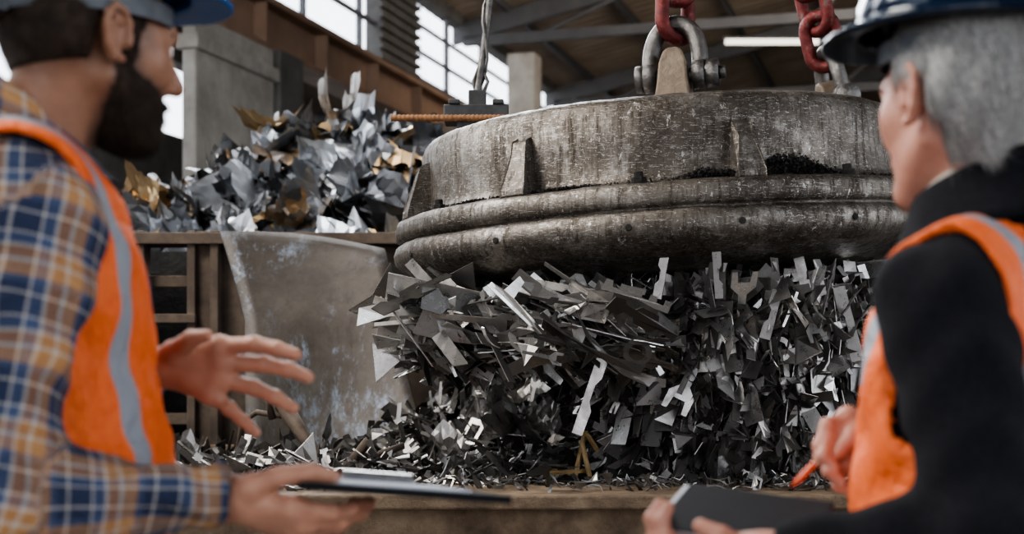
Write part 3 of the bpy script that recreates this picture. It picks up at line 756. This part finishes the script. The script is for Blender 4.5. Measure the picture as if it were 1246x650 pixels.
core(cf,(-.3,3.6,.75),(1.2,4.9,1.6),.03,'core',load)
a=Acc()
for i in range(2500):
    th=random.uniform(-math.pi,math.pi) if i%4==0 else random.uniform(-1.75,1.75)
    left=th<-1.0 and th>-2.0
    r=random.uniform(.35,.60) if not left else random.uniform(.45,.76)
    if th>.6: r=random.uniform(.4,.72)
    dx,dy=math.sin(th),-math.cos(th); x=.45+dx*r; y=4.325+dy*r
    z0=C.z-.265+(x-.45)*.06
    z=z0-random.uniform(.0,.15)-(.02 if r>.62 else 0)
    out=(dx,dy,-random.uniform(.2,1.2))
    ax=jit(out if random.random()<.45 else (1,random.gauss(0,.3),-.35 if x<.4 else .1),.35)
    piece(a,(x,y,z),ax,jit((dx*.4,dy*.6-.2,.5),.6),random.uniform(.06,.22),rtone())
for i in range(1000):
    x=random.uniform(-.27,.35); y=3.98+random.gauss(0,.14)-.12*(x>0); z=random.uniform(1.29+.03*max(0,-x),1.46)
    piece(a,(x,y,z),jit((1,0,-.35),.35),jit((0,-.6,.6),.6),random.uniform(.08,.30),rtone())
for i in range(4000):
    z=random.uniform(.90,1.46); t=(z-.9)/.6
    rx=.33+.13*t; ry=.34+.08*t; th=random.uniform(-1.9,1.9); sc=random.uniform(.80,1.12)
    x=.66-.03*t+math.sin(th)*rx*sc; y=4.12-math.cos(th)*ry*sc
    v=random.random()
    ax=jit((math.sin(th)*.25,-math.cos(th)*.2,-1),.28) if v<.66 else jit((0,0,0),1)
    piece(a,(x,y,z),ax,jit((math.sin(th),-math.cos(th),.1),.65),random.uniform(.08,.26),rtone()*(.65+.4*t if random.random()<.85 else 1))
for p,ax,L in [((.20,3.62,1.20),(-.35,0,-1),.22),((.52,3.60,1.5),(.05,0,-1),.12),((-.20,3.95,1.30),(1,0,.02),.22),((-.18,3.93,1.38),(.5,0,1),.1),((.88,3.72,1.38),(-.25,0,1),.2),((.66,3.62,1.40),(.3,.1,1),.13),((.38,3.62,1.5),(.2,0,1),.12)]:
    ax=Vector(ax).normalized(); s=Vector((0,-1,.25)).cross(ax).normalized(); n=ax.cross(s); P=Vector(p); w=random.uniform(.011,.018)
    vs=[tuple(P+ax*x*L+s*y*w+n*z) for x,y,z in ((-.5,-1,0),(.5,-.8,0),(.5,1,0),(.2,1.1,0),(.1,.3,0),(-.1,.3,0),(-.2,1,0),(-.5,1,0),(-.5,-1,.003),(.5,-.8,.003),(.5,1,.003),(.2,1.1,.003),(.1,.3,.003),(-.1,.3,.003),(-.2,1,.003),(-.5,1,.003))]
    a.add(vs,[tuple(range(8)),tuple(range(15,7,-1))]+[(i,(i+1)%8,8+(i+1)%8,8+i) for i in range(8)],.66)
a.obj('hanging_scrap',[M['scrap']],parent=load)

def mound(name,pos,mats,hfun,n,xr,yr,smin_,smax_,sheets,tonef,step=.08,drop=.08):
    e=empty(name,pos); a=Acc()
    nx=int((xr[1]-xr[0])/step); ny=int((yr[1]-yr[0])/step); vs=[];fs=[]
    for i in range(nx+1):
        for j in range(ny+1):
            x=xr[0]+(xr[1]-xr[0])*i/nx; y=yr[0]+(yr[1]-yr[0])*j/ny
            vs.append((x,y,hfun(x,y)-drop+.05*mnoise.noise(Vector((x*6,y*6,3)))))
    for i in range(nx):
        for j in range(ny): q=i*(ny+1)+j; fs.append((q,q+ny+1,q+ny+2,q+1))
    mk('core',vs,fs,M['darkcore'],e)  # dark filler under the pieces, gap shade painted into its colour
    for i in range(n):
        x=random.uniform(*xr); y=random.uniform(*yr); z=hfun(x,y)
        gx=(hfun(x+.05,y)-hfun(x-.05,y))*10; gy=(hfun(x,y+.05)-hfun(x,y-.05))*10
        nn=jit((-gx,-gy,1),.7)
        L=random.uniform(smin_,smax_); zz=z+random.uniform(-.06,.03)
        if random.random()<sheets: sheet(a,(x,y,zz),nn,L,tonef())
        else: piece(a,(x,y,zz),jit((0,0,0),1),nn,L,tonef())
    a.obj('pieces',mats,parent=e); return e
def hb(x,y):
    h=.90
    h+=.42*math.exp(-((x-.05)/.45)**2-((y-5.2)/.42)**2)
    h+=.45*math.exp(-((x-1.1)/.7)**2-((y-5.4)/.45)**2)
    h+=.05*mnoise.noise(Vector((x*3,y*3,0)))
    return h
mound('scrap_pile',(.3,4.8,.9),[M['scrap']],hb,4200,(-1.4,2.2),(3.75,5.7),.05,.22,.12,lambda:rtone()*.6)
def hheap(x,y):
    h=1.45+.90*math.exp(-((x+1.15)/1.05)**4*.8-((y-8.1)/1.1)**2)+.30*math.exp(-((x+.2)/.8)**2-((y-8.3)/1.0)**2)
    h+=.12*math.exp(-((x+1.0)/.35)**2-((y-7.9)/.5)**2)
    h+=.12*mnoise.noise(Vector((x*2.2,y*2.2,5)))
    return h
mound('sheet_metal_scrap_heap',(-1.2,8,1.5),[M['sheet']],hheap,4200,(-3.4,1.9),(6.8,9.6),.13,.36,.88,lambda:random.random(),drop=.10)
rows=[(1.79,-1.155,-.50,5.62),(1.62,-1.085,-.455,5.50),(1.44,-1.015,-.43,5.40),(1.26,-.995,-.39,5.32),(1.08,-.985,-.34,5.26),(.86,-.975,-.27,5.20)]
vs=[];fs=[];NX=12
def lerp_rows(t):
    t*=len(rows)-1; i=min(int(t),len(rows)-2); u=t-i; return [rows[i][k]*(1-u)+rows[i+1][k]*u for k in range(4)]
NY=15
for j in range(NY+1):
    z,xl,xr,y=lerp_rows(j/NY)
    for i in range(NX+1):
        s=i/NX; top=(.035*math.sin(s*math.pi*.9+.3)-.06*s)*(1-j/NY)
        vs.append((xl+(xr-xl)*s,y+.07*math.sin(s*3)+.02*math.sin(j*.5+s*4),z+top))
for j in range(NY):
    for i in range(NX): q=j*(NX+1)+i; fs.append((q,q+1,q+NX+2,q+NX+1))
o=mk('bent_steel_plate',vs,fs,M['plate'],None,True); sd=o.modifiers.new('th','SOLIDIFY'); sd.thickness=.012
bw=empty('storage_bay_wall',(-1,6.2,0)); a=Acc()
a.box((-1.30,6.2,0),(3.2,6.32,1.80)); a.box((-4.0,6.2,0),(-1.68,6.32,1.80)); a.box((-1.70,6.5,0),(-1.28,6.55,1.8),mi=1)  # last box: dark sheet behind the opening, painted as its shade
mk('panels',a.v,a.f,[M['rust'],M['darkcore']],bw,midx=a.m)
a=Acc()
for x in (-1.72,-1.40): 
    a.box((x,6.12,0),(x+.035,6.24,1.86)); a.box((x+.10,6.12,0),(x+.135,6.24,1.86)); a.box((x,6.16,0),(x+.13,6.175,1.86))
a.box((-1.85,6.10,1.80),(3.2,6.30,1.85))
for z in (1.62,1.30,1.02): a.box((-1.6,6.2,z),(-1.39,6.26,z+.05))
a.box((-1.62,6.10,1.46),(-1.36,6.14,1.50))
mk('posts',a.v,a.f,M['rust'],bw,bevel=.004)
lg=empty('steel_scrap_bin',(.3,3.5,0)); a=Acc()
a.box((-1.7,3.46,0),(2.6,3.52,.955)); a.box((-1.7,3.40,.925),(2.6,3.72,.960))
a.box((-1.75,3.46,0),(-1.7,5.8,.955)); a.box((2.6,3.46,0),(2.65,5.8,.955)); a.box((-1.7,5.75,0),(2.6,5.8,.955))
mk('frame',a.v,a.f,M['ledge'],lg,bevel=.006)
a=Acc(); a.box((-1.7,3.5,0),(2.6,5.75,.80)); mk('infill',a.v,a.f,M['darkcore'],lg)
db=empty('scrap_debris',(0,3.6,.96)); a=Acc()
for i in range(500):
    x=random.uniform(-1.2,1.3); y=random.uniform(3.5,3.75)
    piece(a,(x,y,.966+random.random()*.012),jit((1,0,0),.8),jit((0,0,1),.25),random.uniform(.015,.08),rtone()*.6,.002)
for i in range(260):
    x=random.uniform(-.9,.15); y=random.uniform(3.7,4.2); piece(a,(x,y,.95+random.random()*.07),jit((1,0,0),.8),jit((0,0,1),.6),random.uniform(.04,.16),rtone()*.6,.003)
a.obj('bits',[M['scrap']],parent=db)
a=Acc(); a.tube([(-.66,4.1,1.16),(-.60,4.05,1.08),(-.54,4.0,1.01),(-.49,3.95,.97)],.02,n=10,rs=[.026,.02,.018,.02]); a.tube([(-.66,4.1,1.16),(-.70,4.08,1.17),(-.69,4.1,1.12)],.012)
a.tube([(-.42,3.95,.98),(-.36,3.9,1.03),(-.30,3.93,1.05)],.01); a.tube([(-.46,3.9,.98),(-.40,3.92,1.06),(-.36,3.9,1.0)],.016)
a.tube([(-.86,4.4,.92),(-.83,4.38,1.10),(-.78,4.35,1.13),(-.70,4.3,1.12)],.009)
mk('bent_rods',a.v,a.f,M['rust'],db,True)
a=Acc()
for p,q in (((.10,3.82,.98),(.2,3.86,.985)),((.17,3.84,.97),(.2,3.9,1.09)),((.21,3.84,.97),(.19,3.86,1.06)),((.12,3.86,.985),(.05,3.8,.98)),((.20,3.86,1.09),(.24,3.9,1.03))): a.tube([p,q],.007,n=6)
mk('yellow_bracket',a.v,a.f,simple('yellow_painted_steel',[(.3,(.22,.13,.05)),(.7,(.38,.27,.13))],20,.1,.6,.2),db)

# ------------------------------------------------------------------ hall
du=(.2852,.9585)
def HX(u,v,z): return (-4.2+u*du[0]+v*du[1],14.7+u*du[1]-v*du[0],z)
a=Acc()
a.box((-18,-.25,0),(34,0,3.9),HX); a.box((-18,-.25,4.75),(34,0,5.7),HX); a.box((-18,-.25,7.5),(34,0,7.75),HX)
for u0,u1 in ((-9,-8.4),(-4.6,-4),(7.6,9.2),(16.4,17),(22,22.6),(28,28.6)): a.box((u0,-.25,0),(u1,0,7.6),HX)
for z in np.arange(5.75,7.5,.16): a.box((7.55,-.02,z),(9.25,.06,z+.07),HX)
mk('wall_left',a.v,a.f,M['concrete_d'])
a=Acc()
for u in np.arange(-15,33,2.0):
    a.box((u,-.16,5.7),(u+.07,-.08,7.5),HX); a.box((u,-.16,3.9),(u+.07,-.08,4.75),HX)
for z in (6.15,6.6,7.05): a.box((9.2,-.15,z),(34,-.09,z+.05),HX)
a.box((-15,-.15,6.6),(9,-.09,6.66),HX)
mk('window_1',a.v,a.f,M['frame'])
a=Acc(); b=(.95,1.35)
a.box((-16,b[0],4.72),(34,b[1],4.78),HX); a.box((-16,b[0],5.22),(34,b[1],5.28),HX); a.box((-16,1.12,4.78),(34,1.18,5.22),HX); a.box((-16,1.1,5.28),(34,1.2,5.38),HX)
for u in np.arange(-15,34,1.6): a.box((u,b[0]+.02,4.78),(u+.03,b[1]-.02,5.22),HX)
mk('crane_runway_beam',a.v,a.f,M['beam'])
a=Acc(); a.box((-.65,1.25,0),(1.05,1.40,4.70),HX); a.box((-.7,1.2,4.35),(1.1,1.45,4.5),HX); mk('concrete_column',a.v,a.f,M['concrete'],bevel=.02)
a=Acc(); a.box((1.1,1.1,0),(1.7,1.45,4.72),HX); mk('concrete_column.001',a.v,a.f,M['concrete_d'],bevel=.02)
a=Acc(); a.box((11.4,.9,0),(11.9,1.4,6.9),HX); mk('concrete_column.002',a.v,a.f,M['concrete'],bevel=.02)
a=Acc(); a.box((22,.9,0),(22.5,1.4,7.2),HX); mk('concrete_column.003',a.v,a.f,M['concrete'],bevel=.02)
vs=[];fs=[]; us=np.arange(-18,34.1,.09); prof=[(-.4,7.6),(9,9.6),(18.4,7.6)]
for i,u in enumerate(us):
    dz=.035*(1 if (i//2)%2 else 0)
    for v,z in prof: vs.append(HX(u,v,z+dz))
for i in range(len(us)-1):
    for j in range(2): q=i*3+j; fs.append((q,q+1,q+4,q+3))
o=mk('ceiling',vs,fs,M['roof'])
a=Acc()
def rz(v): return 7.6+2.0*(1-abs(v-9)/9.4)
for v in np.arange(.8,18,1.7): a.box((-13,v,rz(v)-.16),(34,v+.08,rz(v)-.01),HX)
mk('roof_purlins',a.v,a.f,M['beam_g'])
a=Acc()
for u in (-9.5,-2.5,4.5,11.6,18,24.5,31):
    for (v0,v1) in ((-.2,9),(9,18.2)):
        z0,z1=rz(max(v0,0)),rz(v1); vs=[HX(uu,vv,zz) for uu in (u,u+.16) for vv,zz in ((v0,z0-.5),(v1,z1-.5),(v1,z1-.16),(v0,z0-.16))]
        a.add(vs,[(0,1,2,3),(7,6,5,4),(0,4,5,1),(1,5,6,2),(2,6,7,3),(3,7,4,0)])
    a.box((u,0,7.15),(u+.14,18,7.32),HX)
    for v in np.arange(1.5,18,4.8): a.tube([HX(u+.07,v,7.3),HX(u+.07,v+2.2,rz(v+2.2)-.3)],.05,n=6)
mk('roof_truss',a.v,a.f,M['beam_g'])
a=Acc(); a.box((34,-.3,0),(34.2,18.4,9.7),HX); mk('wall_back',a.v,a.f,M['roof'])
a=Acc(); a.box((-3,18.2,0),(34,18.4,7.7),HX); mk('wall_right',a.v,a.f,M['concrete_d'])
a=Acc(); a.box((-18.2,-.3,0),(-18,3.5,9.7),HX); a.box((-18.2,3.5,4.6),(-18,18.4,9.7),HX); a.box((-18.2,9.5,0),(-18,18.4,4.6),HX); mk('fill_block_wall',a.v,a.f,M['concrete_d'])  # unseen wall with doorway, added behind the camera to cut frontal fill
mk('floor',[(-30,-14,0),(40,-14,0),(40,60,0),(-30,60,0)],[(0,1,2,3)],M['floor'])
m,nt,b=new_mat('lamp_tube_glow'); b.inputs['Emission Color'].default_value=(1,.93,.8,1); b.inputs['Emission Strength'].default_value=2.0
lp=empty('tube_light_fixture',(5.2,29,8)); a=Acc(); a.box((4.3,28.98,8.0),(6.3,29.2,8.06)); mk('housing',a.v,a.f,M['frame'],lp)
a=Acc(); a.tube([(4.35,29.0,7.95),(6.25,29.0,7.95)],.06,n=10); mk('tube',a.v,a.f,m,lp)

# ------------------------------------------------------------------ light
w=bpy.data.worlds.new('World'); scene.world=w; w.use_nodes=True; nt=w.node_tree; bg=nt.nodes['Background']
tc=nt.nodes.new('ShaderNodeTexCoord'); sp=nt.nodes.new('ShaderNodeSeparateXYZ'); nt.links.new(tc.outputs['Generated'],sp.inputs[0])
c=ramp(nt,sp.outputs['Z'],[(0,(.90,.93,.98)),(.5,(.80,.88,1.0))]); nt.links.new(c,bg.inputs[0]); bg.inputs[1].default_value=4.2
def area(name,loc,target,size,power,col=(1,1,1)):
    l=bpy.data.lights.new(name,'AREA'); l.shape='RECTANGLE'; l.size,l.size_y=size; l.energy=power; l.color=col
    o=bpy.data.objects.new(name,l); o.location=loc; o.rotation_euler=(Vector(target)-Vector(loc)).to_track_quat('-Z','Y').to_euler(); COL.objects.link(o)
area('hall_fill_light',(6,18,7.0),(5,26,7.5),(4,4),600,(1,.9,.78))  # added fill to brighten the dark hall and roof, no fixture there
area('magnet_fill_light',(-3.2,2.8,5.0),(.4,4.2,1.6),(2.0,2.0),360,(1,.97,.92))  # added light for the magnet's front-left side, out of frame
area('added_backlight',(-1.0,10.5,5.6),(.2,5.5,1.6),(3,2),460,(.94,.97,1))  # added backlight that strengthens the daylight from the windows
area('heap_fill_light',(-3.6,6.0,5.4),(-1.2,8.0,2.0),(2.5,2.5),200,(.94,.97,1))  # added fill aimed at the sheet-metal heap, no fixture there

# ------------------------------------------------------------------ camera
cd=bpy.data.cameras.new('camera'); cam=bpy.data.objects.new('camera',cd); COL.objects.link(cam); scene.camera=cam
cam.location=(0,0,1.26); cam.rotation_euler=(math.radians(90),0,0)
cd.sensor_width=36; cd.lens=50; cd.shift_y=125/1246
cd.dof.use_dof=True; cd.dof.focus_distance=3.75; cd.dof.aperture_fstop=3.6
cd.clip_start=.05; cd.clip_end=200
scene.view_settings.view_transform='AgX'
try: scene.view_settings.look='AgX - Medium High Contrast'
except Exception: pass
